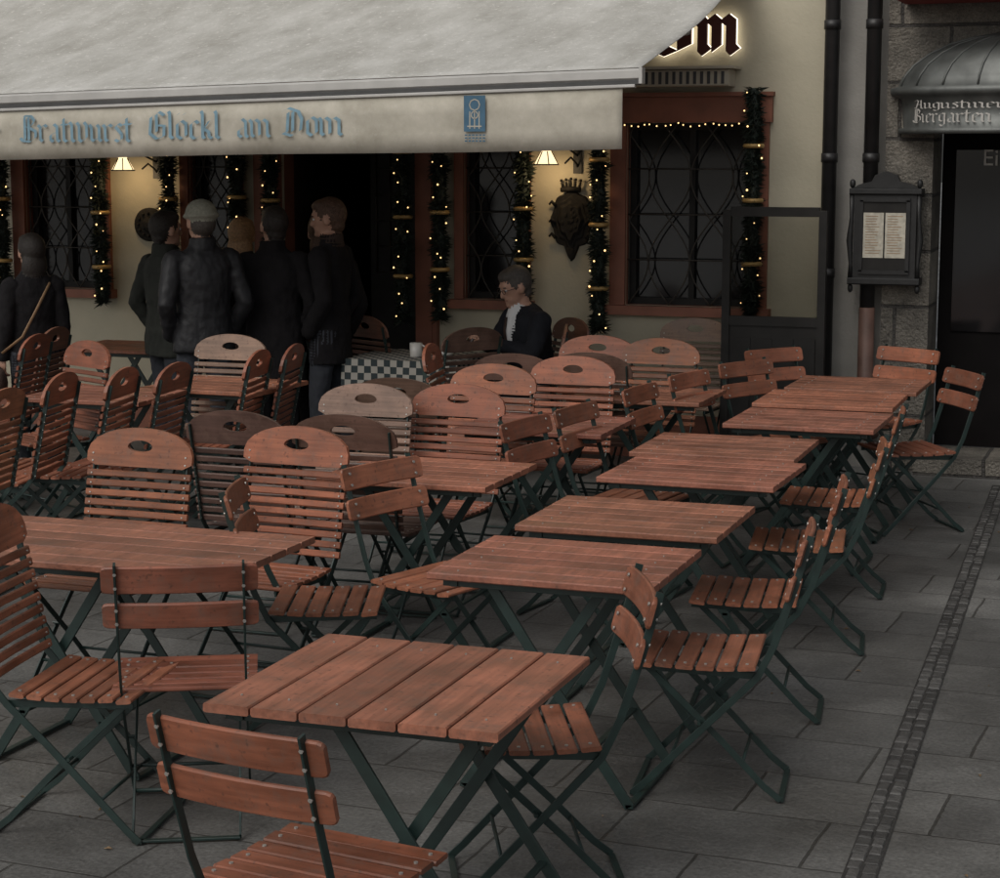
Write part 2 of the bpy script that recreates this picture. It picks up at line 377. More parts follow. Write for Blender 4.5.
for x,y,f,c in [(-3.96,6.81,-90,ORANGE),(-3.86,7.39,90,DARK),(-3.40,7.07,-92,ORANGE),(-3.37,7.43,92,DARK),
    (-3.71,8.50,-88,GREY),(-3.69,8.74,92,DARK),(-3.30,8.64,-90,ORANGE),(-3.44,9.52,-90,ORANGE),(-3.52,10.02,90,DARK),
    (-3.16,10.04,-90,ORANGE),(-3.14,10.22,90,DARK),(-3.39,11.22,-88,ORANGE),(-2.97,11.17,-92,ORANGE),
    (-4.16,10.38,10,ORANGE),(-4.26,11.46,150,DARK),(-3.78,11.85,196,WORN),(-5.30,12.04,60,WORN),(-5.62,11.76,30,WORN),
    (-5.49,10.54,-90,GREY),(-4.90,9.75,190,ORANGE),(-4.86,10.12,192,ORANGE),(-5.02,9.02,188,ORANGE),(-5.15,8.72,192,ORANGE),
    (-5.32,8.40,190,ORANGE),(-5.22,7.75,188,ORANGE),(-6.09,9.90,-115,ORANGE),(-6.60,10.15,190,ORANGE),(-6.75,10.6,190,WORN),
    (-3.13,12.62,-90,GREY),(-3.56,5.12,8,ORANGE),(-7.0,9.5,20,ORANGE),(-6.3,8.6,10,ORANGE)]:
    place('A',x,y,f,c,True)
for x,y,f in [(-1.895,3.60,82),(-2.80,5.02,118)]: place('B',x,y,f,ORANGE,True)
for x,y,f in [(-1.73,5.14,204),(-1.46,6.17,188),(-1.51,7.08,188),(-1.52,8.12,189),(-1.60,9.2,187),(-1.46,10.88,212),(-1.82,11.95,240),
    (-2.22,11.72,-35),(-2.20,10.98,-28),(-2.72,6.90,-20),(-3.00,6.40,20),(-2.58,8.32,-8),(-2.50,8.85,-10),(-2.42,9.72,-8),(-2.34,10.38,-12)]:
    place('B',x,y,f,ORANGE)

# ------------------------------------------------------------------ tables
def table(w,d,n,along='x',xo=0.):
    b=MB(); t=.024; z=.738
    if along=='x':
        p=d/n
        for i in range(n):
            y=-d/2+p*(i+.5); b.sweep([(-w/2,y,z),(w/2,y,z)],octp(p-.006,t,.004),M_wood)
            for s in(-1,1): bolt(b,(s*(w/2-.09),y,z+.0115),(0,0,1),.003)
    else:
        p=w/n
        for i in range(n):
            x=-w/2+p*(i+.5); b.sweep([(x,-d/2,z),(x,d/2,z)],octp(p-.006,t,.004),M_wood)
            for s in(-1,1): bolt(b,(x,s*(d/2-.09),z+.0115),(0,0,1),.003)
    for s in(-1,1):
        b.beam((-w/2+.04,s*(d/2-.06),z-.026),(w/2-.04,s*(d/2-.06),z-.026),.025,.026,M_frame)
        b.beam((s*(w/2-.08),-d/2+.04,z-.027),(s*(w/2-.08),d/2-.04,z-.027),.022,.022,M_frame)
    for s in(-1,1):
        ya=s*(d/2-.085); yb=s*(d/2-.115)
        b.sweep([(xo-.18,ya,.70),(xo+.02,ya,.40),(xo+.29,ya,.01)],octp(.010,.034,.001),M_frame,up=(1,0,.3))
        b.sweep([(xo+.18,yb,.70),(xo-.02,yb,.40),(xo-.29,yb,.01)],octp(.010,.034,.001),M_frame,up=(1,0,.3))
    e=d/2-.08
    b.beam((xo+.29,-e,.012),(xo+.29,e,.012),.025,.012,M_frame); b.beam((xo-.29,-e+.03,.012),(xo-.29,e-.03,.012),.025,.012,M_frame)
    b.beam((xo+.165,-e,.19),(xo+.165,e,.19),.022,.010,M_frame); b.beam((xo-.165,-e+.03,.19),(xo-.165,e-.03,.19),.022,.010,M_frame)
    return b.mesh("folding_table")
TA=table(.75,.66,6); TB=table(.78,.74,6,'y',.12); TC=table(1.35,.70,6); 
TOPC=(.275,.108,.064,1)
for me,x,y,r in [(TB,-1.88,4.52,.3),(TA,-1.93,6.06,0),(TA,-1.93,6.92,.5),(TA,-1.95,8.02,-.8),(TA,-2.02,8.74,1),(TA,-1.83,9.78,0),(TA,-1.87,10.62,1),(TA,-1.84,11.36,0),
    (TC,-3.57,5.80,0),(TA,-3.05,7.62,0),(TA,-3.04,9.18,1),(TA,-5.75,9.48,3),(TA,-2.88,10.5,0),(TA,-7.0,11.9,2),(TA,-5.32,10.1,-2),(TC,-6.9,8.2,0)]:
    obj("folding_garden_table",me,(x,y,0),r,vary(TOPC,.1))

def checker():
    m,nt,b=newmat("checked_tablecloth"); L=nt.links.new
    tc=N(nt,"ShaderNodeTexCoord"); c=N(nt,"ShaderNodeTexChecker"); c.inputs["Scale"].default_value=22
    mp=N(nt,"ShaderNodeMapping"); mp.inputs["Location"].default_value=(.013,.013,.013)
    L(tc.outputs["Object"],mp.inputs[0]); L(mp.outputs[0],c.inputs["Vector"])
    c.inputs["Color1"].default_value=(.36,.34,.30,1); c.inputs["Color2"].default_value=(.03,.042,.045,1)
    L(c.outputs["Color"],b.inputs["Base Color"]); b.inputs["Roughness"].default_value=.9
    return m
M_chk=checker()
root=empty("checked_cloth_table",(-4.83,11.9,0))
obj("table_frame",TA,(0,0,0),0,TOPC,root)
b=MB(); w,d,h=.40,.35,.20; nn=10
ring=[]
for i in range(nn): ring.append((-w+2*w*i/nn,-d))
for i in range(nn): ring.append((w,-d+2*d*i/nn))
for i in range(nn): ring.append((w-2*w*i/nn,d))
for i in range(nn): ring.append((-w,d-2*d*i/nn))
K=len(ring); vs=[(x,y,.757) for x,y in ring]
for i,(x,y) in enumerate(ring):
    k=1+.05*math.sin(i*1.3)+.02; vs.append((x*k,y*k,.757-h-.02*math.sin(i*.8)))
b.add(vs,[[i,(i+1)%K,K+(i+1)%K,K+i] for i in range(K)]+[list(range(K))],M_chk)
obj("tablecloth",b.mesh("cloth"),(0,0,0),0,None,root)
b=MB(); b.tube([(.02,-.1,.758),(.02,-.1,.765),(.02,-.1,.85),(.02,-.1,.852),(.02,-.1,.775)],[.036,.04,.042,.036,.032],M_ceram,seg=16)
b.tube([(.06,-.1,.84),(.085,-.1,.825),(.085,-.1,.79),(.06,-.1,.775)],.006,M_ceram,seg=6)
b.tube([(.15,.1,.757),(.15,.1,.765),(.15,.1,.78)],[.05,.055,.05],M_ceram,seg=14)
obj("table_setting",b.mesh("setting"),(0,0,0),0,None,root)

# ------------------------------------------------------------------ ground
b=MB(); b.add([(-90,-60,0),(90,-60,0),(90,130,0),(-90,130,0)],[[0,1,2,3]],M_pave); obj("stone_pavement",b.mesh("pave"))
def dx(y): return -.79-(y-4.0)*.0385
b=MB()
b.add([(dx(-6)-.05,-6,.004),(dx(-6)+.05,-6,.004),(dx(12.5)+.05,12.5,.004),(dx(12.5)-.05,12.5,.004)],[[0,1,2,3]],M_joint)
r=random.Random(5)
for col in(-1,1):
    y=-5.9
    while y<12.4:
        l=r.uniform(.045,.085); x=dx(y)+col*.0235+r.uniform(-.003,.003); w2=.0205+r.uniform(-.003,.002); z=.007+r.uniform(0,.004)
        q=[(x-w2,y),(x+w2,y+r.uniform(-.004,.004)),(x+w2,y+l),(x-w2,y+l+r.uniform(-.004,.004))]
        cx=x; cy=y+l/2
        b.add([(a,c,.0045) for a,c in q]+[(cx+(a-cx)*.82,cy+(c-cy)*.86,z) for a,c in q],[[0,1,5,4],[1,2,6,5],[2,3,7,6],[3,0,4,7],[4,5,6,7]],M_sett)
        y+=l+.008
obj("drainage_sett_strip",b.mesh("drain"))
b=MB(); r=random.Random(3)
for i in range(110):
    x=r.uniform(-5,0.6); y=r.uniform(3.2,12); a=r.uniform(0,6.28); s_=r.uniform(.006,.018)
    c,sn=math.cos(a)*s_,math.sin(a)*s_
    b.add([(x-c,y-sn,.003),(x+sn*.5,y-c*.5,.005+s_*.25),(x+c,y+sn,.003),(x-sn*.5,y+c*.5,.005+s_*.15)],[[0,1,2,3]],M_leaf)
obj("fallen_leaves",b.mesh("leaves"))

# ------------------------------------------------------------------ building
bld=empty("restaurant_building",(0,0,0))
def wall(b,x0,x1,z0,z1,holes,y,dep,mat,rev=None):
    xs=sorted({x0,x1,*[h[0] for h in holes],*[h[1] for h in holes]}); zs=sorted({z0,z1,*[h[2] for h in holes],*[h[3] for h in holes]})
    for i in range(len(xs)-1):
        for j in range(len(zs)-1):
            cx=(xs[i]+xs[i+1])/2; cz=(zs[j]+zs[j+1])/2
            if any(h[0]<cx<h[1] and h[2]<cz<h[3] for h in holes): continue
            b.add([(xs[i],y,zs[j]),(xs[i+1],y,zs[j]),(xs[i+1],y,zs[j+1]),(xs[i],y,zs[j+1])],[[0,1,2,3]],mat)
    for h in holes:
        a,c,e,g=h[:4]; r=rev or mat; Y=y+dep
        b.add([(a,y,e),(a,Y,e),(a,Y,g),(a,y,g)],[[0,1,2,3]],r); b.add([(c,y,e),(c,Y,e),(c,Y,g),(c,y,g)],[[3,2,1,0]],r)
        b.add([(a,y,g),(a,Y,g),(c,Y,g),(c,y,g)],[[0,1,2,3]],r); b.add([(a,y,e),(a,Y,e),(c,Y,e),(c,y,e)],[[3,2,1,0]],r)
WY=12.9
wins=[(-3.70,-2.83,1.05,2.28),(-4.88,-4.46,1.06,2.28),(-7.05,-6.68,1.06,2.28),(-8.46,-7.83,1.06,2.28),(-10.2,-9.3,1.06,2.28)]
door=(-6.28,-5.24,0.0,2.32)
upper=[(-4.2+i*-2.2,-3.2+i*-2.2,4.2,5.9) for i in range(4)]
b=MB(); wall(b,-13,-2.36,0,9,wins+[door]+upper,WY,.16,M_cream,M_orange)
b.add([(-13,WY,9),(-2.36,WY,9),(-2.36,WY+8,9),(-13,WY+8,9)],[[0,1,2,3]],M_cream)
b.add([(-13,WY,0),(-13,WY+8,0),(-13,WY+8,9),(-13,WY,9)],[[0,1,2,3]],M_cream)
b.add([(-2.36,WY,0),(-2.36,WY+.25,0),(-2.36,WY+.25,9),(-2.36,WY,9)],[[0,1,2,3]],M_cream)
obj("cream_wall",b.mesh("cream_wall"),parent=bld)
b=MB(); wall(b,-2.355,-1.90,0,9,[],WY+.06,.1,M_greyr); obj("grey_wall",b.mesh("grey_wall"),parent=bld)
b=MB(); sd=(-1.65,-.55,0.12,2.22)
wall(b,-1.955,9,0,9,[sd,(1.2,2.3,1.1,2.6),(3.8,4.9,1.1,2.6),(1.2,2.3,4.2,6),(3.8,4.9,4.2,6)],WY-.02,.45,M_stone)
b.add([(-1.955,WY-.02,0),(-1.955,WY+.2,0),(-1.955,WY+.2,9),(-1.955,WY-.02,9)],[[0,1,2,3]],M_stone)
b.add([(9,WY-.02,0),(9,WY+8,0),(9,WY+8,9),(9,WY-.02,9)],[[0,1,2,3]],M_stone)
obj("stone_wall",b.mesh("stone_wall"),parent=bld)
b=MB()
b.box(-1.70,-.5,WY-.16,WY-.025,0,.12,M_stone); b.box(-1.65,-.55,WY-.02,WY+.44,.0,.118,M_stone)
b.box(-1.64,-.56,WY+.40,WY+.43,.125,2.21,M_black)
b.box(-1.55,-1.12,WY+.385,WY+.398,.9,2.1,M_glass); b.box(-1.06,-.63,WY+.385,WY+.398,.9,2.1,M_glass)
b.box(-1.11,-1.07,WY+.37,WY+.399,.2,2.2,M_iron)
obj("side_entrance_door",b.mesh("sd"),parent=bld)
b=MB()
for w_ in [(1.2,2.3,1.1,2.6),(3.8,4.9,1.1,2.6),(1.2,2.3,4.2,6),(3.8,4.9,4.2,6)]: b.box(w_[0],w_[1],WY+.2,WY+.23,w_[2],w_[3],M_glass)
for w_ in upper: b.box(w_[0],w_[1],WY+.12,WY+.15,w_[2],w_[3],M_glass)
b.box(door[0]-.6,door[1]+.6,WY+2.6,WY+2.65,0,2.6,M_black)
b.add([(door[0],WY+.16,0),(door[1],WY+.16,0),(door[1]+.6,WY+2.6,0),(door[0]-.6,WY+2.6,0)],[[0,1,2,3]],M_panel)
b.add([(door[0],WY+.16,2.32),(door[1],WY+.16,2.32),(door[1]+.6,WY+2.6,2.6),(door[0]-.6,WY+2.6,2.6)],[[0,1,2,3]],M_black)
b.add([(door[0],WY+.16,0),(door[0]-.6,WY+2.6,0),(door[0]-.6,WY+2.6,2.6),(door[0],WY+.16,2.32)],[[0,1,2,3]],M_coat3)
b.add([(door[1],WY+.16,0),(door[1]+.6,WY+2.6,0),(door[1]+.6,WY+2.6,2.6),(door[1],WY+.16,2.32)],[[0,1,2,3]],M_coat3)
b.box(door[1]-.60,door[1]-.08,WY+.55,WY+.59,.02,2.25,M_panel)
for i in range(5):
    b.tube([(door[1]-.55+i*.11,WY+.54,1.2),(door[1]-.55+i*.11,WY+.54,2.15)],.006,M_grille,seg=5)
for i in range(6): b.tube([(door[1]-.56,WY+.535,1.2+i*.19),(door[1]-.1,WY+.535,1.2+i*.19)],.006,M_grille,seg=5)
obj("windows_and_doorway",b.mesh("wd"),parent=bld)
def window(h,surr,n):
    a,c,e,g=h; b=MB()
    b.box(a,c,WY+.13,WY+.15,e,g,M_glass)
    f=.045
    b.box(a,a+f,WY+.085,WY+.129,e,g,M_panel); b.box(c-f,c,WY+.085,WY+.129,e,g,M_panel)
    b.box(a+f,c-f,WY+.085,WY+.129,g-f,g,M_panel); b.box(a+f,c-f,WY+.085,WY+.129,e,e+f,M_panel)
    if c-a>.6: b.box((a+c)/2-.02,(a+c)/2+.02,WY+.09,WY+.128,e+f,g-f,M_panel)
    s=surr
    b.box(a-s,a-.002,WY-.035,WY+.01,e-.0,g,M_orange); b.box(c+.002,c+s,WY-.035,WY+.01,e,g,M_orange)
    b.box(a-s-.02,c+s+.02,WY-.05,WY+.01,g+.002,g+.17,M_orange); b.box(a-s-.03,c+s+.03,WY-.07,WY+.01,g+.172,g+.20,M_orange)
    b.box(a-s-.03,c+s+.03,WY-.09,WY+.01,e-.065,e-.002,M_orange)
    yy=WY+.04; W_=(c-a); cell=W_/n
    for i in range(n+1):
        x=a+cell*i
        for ph in(0,math.pi):
            pts=[]
            for k in range(31):
                z=e+(g-e)*k/30; xx=x+cell*.5*math.sin((z-e)/(cell*2.0)*math.pi+ph)
                pts.append((min(max(xx,a+.005),c-.005),yy+(.006 if ph else 0),z))
            b.tube(pts,.0058,M_grille,seg=5)
    for k in range(1,4):
        z=e+(g-e)*k/4; b.tube([(a,yy-.01,z),(c,yy-.01,z)],.005,M_grille,seg=5)
    return b.mesh("grilled_window")
for h in wins:
    obj("grilled_window",window(h,.11 if h[1]-h[0]>.5 else .07,3 if h[1]-h[0]>.6 else 2),parent=bld)
b=MB()
for x0,x1,zt in((-5.235,-5.075,2.5),(-6.50,-6.30,2.5)): 
    b.box(x0,x1,WY-.06,WY+.0,0,zt,M_orange); b.box(x0+.035,x1-.035,WY-.068,WY-.0605,.15,zt-.15,M_orange)
b.box(-6.52,-5.05,WY-.075,WY,2.502,2.64,M_orange)
b.box(-5.0,-2.72,WY-.03,WY-.001,0,.30,M_orange); b.box(-13,-6.55,WY-.03,WY-.001,0,.26,M_orange)
b.box(-13,-2.4,WY-.08,WY-.002,3.7,3.82,M_cream); b.box(-13,-2.4,WY-.25,WY-.002,8.8,9.05,M_cream)
obj("pilasters_and_plinth",b.mesh("pil"),parent=bld)

# ------------------------------------------------------------------ blackletter (broad nib strokes)
def S(x): return [(x-.1,.95),(x,.82),(x,.14),(x+.11,.02)]
def dots(x,w_): return [[(x,1.34),(x+.05,1.40)],[(x+w_,1.34),(x+w_+.05,1.40)]]
o_=[[(0,.82),(0,.16),(.18,.0),(.38,.18),(.38,.84),(.2,1),(0,.82)]]
GL={
'r':([S(0),[(.05,.78),(.22,.97),(.34,.84)]],.5),
'i':([S(0),[(.0,1.26),(.05,1.31)]],.36),
' ':([],.45),
'e':([[(0,.8),(0,.15),(.15,0),(.38,.15)],[(0,.8),(.2,1),(.36,.8),(.05,.48)]],.55),
'a':([[(.05,.88),(.2,1),(.36,.84),(.36,.12),(.47,.0)],[(.36,.58),(.02,.38),(.02,.12),(.15,0),(.36,.16)]],.65),
't':([[(.05,1.3),(.05,.12),(.18,0),(.3,.08)],[(-.1,.97),(.28,.97)]],.45),
'w':([[(-.1,1.1),(0,.95),(0,.12),(.12,0),(.34,.15)],[(.26,1.08),(.36,.92),(.36,.12),(.48,0),(.72,.2)],[(.62,1.1),(.74,.92),(.74,.25),(.5,0)]],.98),
'u':([S(0),S(.38),[(.05,.06),(.36,.2)]],.68),
'ü':([S(0),S(.38),[(.05,.06),(.36,.2)]]+dots(.05,.28),.68),
'n':([S(0),[(0,.8),(.2,.97),(.38,.82),(.38,.14),(.49,.02)]],.68),
'm':([S(0),[(0,.8),(.2,.97),(.37,.82),(.37,.12)],[(.37,.8),(.57,.97),(.75,.82),(.75,.14),(.86,.02)]],1.05),
's':([[(.34,.88),(.18,1),(.03,.82),(.31,.42),(.31,.15),(.15,0),(-.02,.12)]],.52),
'l':([[(-.06,1.52),(0,1.4),(0,.14),(.12,.02)]],.32),
'k':([[(-.06,1.52),(0,1.4),(0,.14),(.08,.02)],[(.05,.55),(.28,.98)],[(.05,.55),(.26,.38),(.28,.12),(.4,.02)]],.6),
'c':([[(.35,.86),(.2,1),(0,.8),(0,.15),(.15,0),(.36,.13)]],.52),
'o':(o_,.58),'ö':(o_+dots(.04,.26),.60),
'b':([[(-.06,1.52),(0,1.4),(0,.15)],[(0,.75),(.2,.97),(.39,.8),(.39,.2),(.18,0),(0,.15)]],.6),
'g':([[(.38,.9),(.2,1),(0,.8),(0,.25),(.16,.1),(.38,.25)],[(.38,1),(.38,-.2),(.2,-.4),(0,-.28)]],.62),
'A':([[(-.1,1.2),(.1,1.45),(.3,1.3),(.1,.1),(-.08,.1)],[(.3,1.3),(.55,1.45),(.58,.1),(.7,.0)],[(.1,.7),(.55,.7)]],.9),
'B':([[(.12,1.4),(.12,.12)],[(-.12,1.28),(.1,1.46),(.45,1.46),(.62,1.2),(.5,.95),(.15,.8)],[(.3,.82),(.66,.6),(.66,.25),(.4,0),(0,.05),(-.12,.22)],[(.32,1.4),(.32,.1)]],.9),
'G':([[(.66,1.3),(.42,1.5),(.06,1.2),(0,.3),(.3,0),(.62,.15),(.64,.72),(.36,.76)],[(.3,1.36),(.3,.4)]],.9),
'D':([[(-.08,1.32),(.18,1.5),(.6,1.3),(.74,.9),(.68,.3),(.32,0),(-.08,.14)],[(.16,1.25),(.1,.2)],[(.36,1.3),(.34,.25)]],.98),
}
def bl_word(b,text,x0,x1,zb,xh,y,mat,nib=.085,thick=0):
    adv=sum(GL[c][1] for c in text)-.15; sx=(x1-x0)/adv; x=x0; n=(nib*math.cos(rad(38)),nib*math.sin(rad(38))); k=0
    for c in text:
        st,ad=GL[c]
        for pl in st:
            for i in range(len(pl)-1):
                (ax,az),(bx_,bz)=pl[i],pl[i+1]
                pts=[(ax-n[0],az-n[1]),(ax+n[0],az+n[1]),(bx_+n[0],bz+n[1]),(bx_-n[0],bz-n[1])]
                k+=1; yy=y-(k%7)*.00025
                q=[(x+px*sx,yy,zb+pz_*xh) for px,pz_ in pts]
                if thick:
                    q2=[(a_,b_+thick,c_) for a_,b_,c_ in q]
                    b.add(q+q2,[[0,1,2,3],[7,6,5,4],[0,4,5,1],[1,5,6,2],[2,6,7,3],[3,7,4,0]],mat)
                else: b.add(q,[[0,1,2,3]],mat)
        x+=ad*sx
# ------------------------------------------------------------------ awning
aw=empty("restaurant_awning",(0,0,0))
AY=10.2; XR=-2.86; XL=-9.6
def zbar(x): return 2.50+(x-XR)*.0255
b=MB(); nx,ny=90,24; vs=[]
for j in range(ny+1):
    t=j/ny; y=AY+.02+(WY-.14-AY)*t
    for i in range(nx+1):
        x=XL+(XR-XL)*i/nx; z0=zbar(x)+.035; z1=3.27; e=math.sin(math.pi*t)
        z=z0+(z1-z0)*t-.045*e+.006*math.sin(x*7.3+t*2)*e+.016*noise.noise(V((x*1.2,y*1.2,3)))*e+.005*noise.noise(V((x*5,y*1.5,8)))*e
        vs.append((x,y,z))
fs=[[j*(nx+1)+i,j*(nx+1)+i+1,(j+1)*(nx+1)+i+1,(j+1)*(nx+1)+i] for j in range(ny) for i in range(nx)]
b.add(vs,fs,M_awn,True)
o=obj("fabric",b.mesh("awning_fabric"),parent=aw); md=o.modifiers.new("s","SOLIDIFY"); md.thickness=.003
b=MB()
b.sweep([(XL,AY,zbar(XL)),(XR+.02,AY,zbar(XR))],octp(.05,.062,.012),M_bar)
b.sweep([(XL,AY-.012,zbar(XL)-.042),(XR,AY-.012,zbar(XR)-.042)],octp(.02,.024,.002),M_barD)
b.sweep([(XL,AY-.016,zbar(XL)-.062),(XR-.02,AY-.016,zbar(XR)-.062)],octp(.034,.018,.004),M_bar)
b.box(XR+.001,XR+.02,AY-.03,AY+.03,zbar(XR)-.05,zbar(XR)+.035,M_bar)
b.sweep([(XL,WY-.1,3.27),(XR,WY-.1,3.27)],octp(.14,.13,.02),M_bar)
for x in(-9.0,-6.4,-3.5):
    ex=x+.55
    b.tube([(x,WY-.08,3.05),(ex,(AY+WY)/2,2.80)],.025,M_bar,seg=8); b.tube([(ex,(AY+WY)/2,2.80),(x+.1,AY+.03,zbar(x))],.02,M_bar,seg=8)
obj("front_bar_and_arms",b.mesh("bar"),parent=aw)
b=MB(); vs=[];nx=160
XV=-2.95
for i in range(nx+1):
    x=XL+(XV-XL)*i/nx; zt=zbar(x)-.066; zb_=2.105+(x-XV)*.0155+.004*math.sin(x*2.1)
    for k in range(4):
        t=k/3; vs.append((x,AY-.02-.006*t*math.sin(x*5.5+1)-.004*t,zt+(zb_-zt)*t))
fs=[[i*4+k,(i+1)*4+k,(i+1)*4+k+1,i*4+k+1] for i in range(nx) for k in range(3)]
b.add(vs,fs,M_val,True)
o=obj("valance",b.mesh("valance"),parent=aw); md=o.modifiers.new("s","SOLIDIFY"); md.thickness=.002; md.offset=1
b=MB(); ly=AY-.037
def zt_(x): return 2.176+(x+5)*.0205
bl_word(b,"ürnberger",-7.95,-6.84,zt_(-7.2),.100,ly,M_blue)
bl_word(b,"Bratwurst",-6.675,-5.93,zt_(-6.35),.104,ly,M_blue)
bl_word(b,"Glöckl",-5.81,-5.35,zt_(-5.6),.104,ly,M_blue)
bl_word(b,"am",-5.235,-5.03,zt_(-5.2),.104,ly,M_blue)
bl_word(b,"Dom",-4.94,-4.58,zt_(-4.8),.104,ly,M_blue)
obj("lettering",b.mesh("lettering"),parent=aw)
b=MB()
b.add([(-3.85,ly,2.20),(-3.725,ly,2.20),(-3.725,ly,2.395),(-3.85,ly,2.395)],[[0,1,2,3]],M_blueD)
for cx,cz,r in((-3.787,2.345,.030),(-3.787,2.29,.02)):
    pts=[(cx+r*math.cos(a*math.pi/4),ly-.001,cz+r*math.sin(a*math.pi/4)) for a in range(9)]
    for a in range(8):
        p,q=V(pts[a]),V(pts[a+1]); b.beam(p,q,.001,.006,M_val,0.0001)
for x in(-3.815,-3.787,-3.76): b.add([(x-.003,ly-.0015,2.215),(x+.003,ly-.0015,2.215),(x+.003,ly-.0015,2.31),(x-.003,ly-.0015,2.31)],[[0,1,2,3]],M_val)
b.add([(-3.83,ly-.002,2.225),(-3.745,ly-.002,2.225),(-3.745,ly-.002,2.232),(-3.83,ly-.002,2.232)],[[0,1,2,3]],M_val)
for k in range(3): 
    for j in range(6): b.add([(-3.845+j*.021,ly,2.145+k*.016),(-3.83+j*.021,ly,2.145+k*.016),(-3.83+j*.021,ly,2.153+k*.016),(-3.845+j*.021,ly,2.153+k*.016)],[[0,1,2,3]],M_blueD)
obj("emblem",b.mesh("emblem"),parent=aw)

# facade sign (halo lit)
sg=empty("backlit_wall_sign",(0,0,0))
b=MB(); b2=MB()
for t_,a_,c_,nb in(("D",-3.86,-3.56,.11),("o",-3.47,-3.27,.13),("m",-3.17,-2.94,.16)):
    bl_word(b,t_,a_,c_,2.735,.235,WY-.085,M_letter,nb,.03); bl_word(b2,t_,a_,c_,2.735,.235,WY-.045,M_halo,nb*1.12,.006)
obj("letters",b.mesh("l"),parent=sg); obj("backlight",b2.mesh("l2"),parent=sg)
b=MB(); b.box(-3.66,-2.96,WY-.20,WY-.001,2.515,2.625,M_box,.008)
for i in range(14): b.box(-3.62+i*.047,-3.60+i*.047,WY-.206,WY-.2005,2.53,2.61,M_barD)
b.box(-3.70,-2.92,WY-.24,WY-.001,2.627,2.645,M_box)
obj("sign_lamp_box",b.mesh("lampbox"))

# ------------------------------------------------------------------ garlands & lights
def garland(z0,z1,seed):
    r=random.Random(seed); b=MB(); L_=z1-z0
    pts=[(.012*math.sin(k*1.7),0,z0+L_*k/14) for k in range(15)]
    b.tube(pts,.035,M_needle,seg=6)
    for i in range(int(2500*L_)):
        z=z0+L_*r.random(); a=r.uniform(0,2*math.pi); c=V((math.cos(a),math.sin(a),r.uniform(-.9,.4))).normalized()
        p=V((.01*r.uniform(-1,1),.01*r.uniform(-1,1),z)); ln=r.uniform(.05,.092)*(1+.2*math.sin(z*23))
        q=p+c*ln; s_=c.cross(V((r.random(),r.random(),r.random()))).normalized()*.0068
        m_=p.lerp(q,.55)
        b.add([p,m_+s_,q,m_-s_],[[0,1,2,3]],M_needle)
    for i in range(int(11*L_)):
        z=z0+L_*(i+r.random()*.98)/(11*L_); a=-math.pi/2+r.uniform(-1.3,1.3); q=r.uniform(.0045,.0075)
        b.ell((.066*math.cos(a),.066*math.sin(a)-.004,z),(q,q,q),M_bulb,6,4)
    for k in range(3 if L_>1.2 else 2):
        z=z0+L_*(.2+.3*k)+r.uniform(-.08,.08)
        b.tube([(0,0,z-.014),(0,0,z),(0,0,z+.014)],[.066,.074,.066],M_gold,seg=12)
    return b.mesh("fir_garland")
for i,(x,z0) in enumerate([(-8.60,1.0),(-7.74,.97),(-7.16,.98),(-6.60,1.1),(-6.33,1.0),(-5.30,.9),(-5.02,.92),(-4.40,1.0),(-3.86,.88),(-2.80,1.02)]):
    obj("fir_garland",garland(z0,2.5 if i==9 else 2.42,i),(x,WY-.13,0))
b=MB(); pts=[]
for k in range(21):
    t=k/20; pts.append((-3.78+.92*t,WY-.10,2.285-.015*abs(math.sin(t*math.pi*4))))
b.tube(pts,.004,M_iron,seg=5)
for p in pts[::1]: b.ell((p[0]+random.uniform(-.014,.014),p[1]-.006,p[2]-.012+random.uniform(-.009,.009)),(.0052,)*3,M_bulb,6,4)
obj("string_lights",b.mesh("string"))

def lantern(x,z,lx):
    r=empty("wall_lantern",(x,WY-.24,z)); b=MB()
    b.tube([(0,0,.045),(0,0,.03),(0,0,-.055)],[.022,.035,.082],M_shade,seg=12)
    b.tube([(0,0,.10),(0,0,.06),(0,0,.045),(0,0,.043)],[.006,.012,.03,.036],M_iron,seg=10)
    for a in range(6): 
        t=a*math.pi/3; b.tube([(.037*math.cos(t),.037*math.sin(t),.03),(.085*math.cos(t),.085*math.sin(t),-.057)],.004,M_iron,seg=5)
    b.tube([(.085*math.cos(t*math.pi/6),.085*math.sin(t*math.pi/6),-.057) for t in range(13)],.0045,M_iron,seg=5)
    b.tube([(0,0,.09),(.05,.01,.10),(.11,.05,.07),(.14,.14,.03),(.15,.235,.0)],.008,M_iron,seg=6)
    b.tube([(.10,.10,-.05),(.13,.14,-.01),(.15,.2,-.05),(.15,.235,-.08)],.007,M_iron,seg=6)
    b.box(.12,.18,.225,.239,-.12,.06,M_iron)
    obj("body",b.mesh("lantern"),parent=r)
    ld=bpy.data.lights.new("lamp_light","POINT"); ld.energy=2.2; ld.color=(1,.70,.38); ld.shadow_soft_size=.05
    lo=bpy.data.objects.new("lamp_light",ld); sc.collection.objects.link(lo); lo.parent=r; lo.location=(0,0,-.10)
lantern(-4.20,2.06,0); lantern(-7.47,2.01,0)

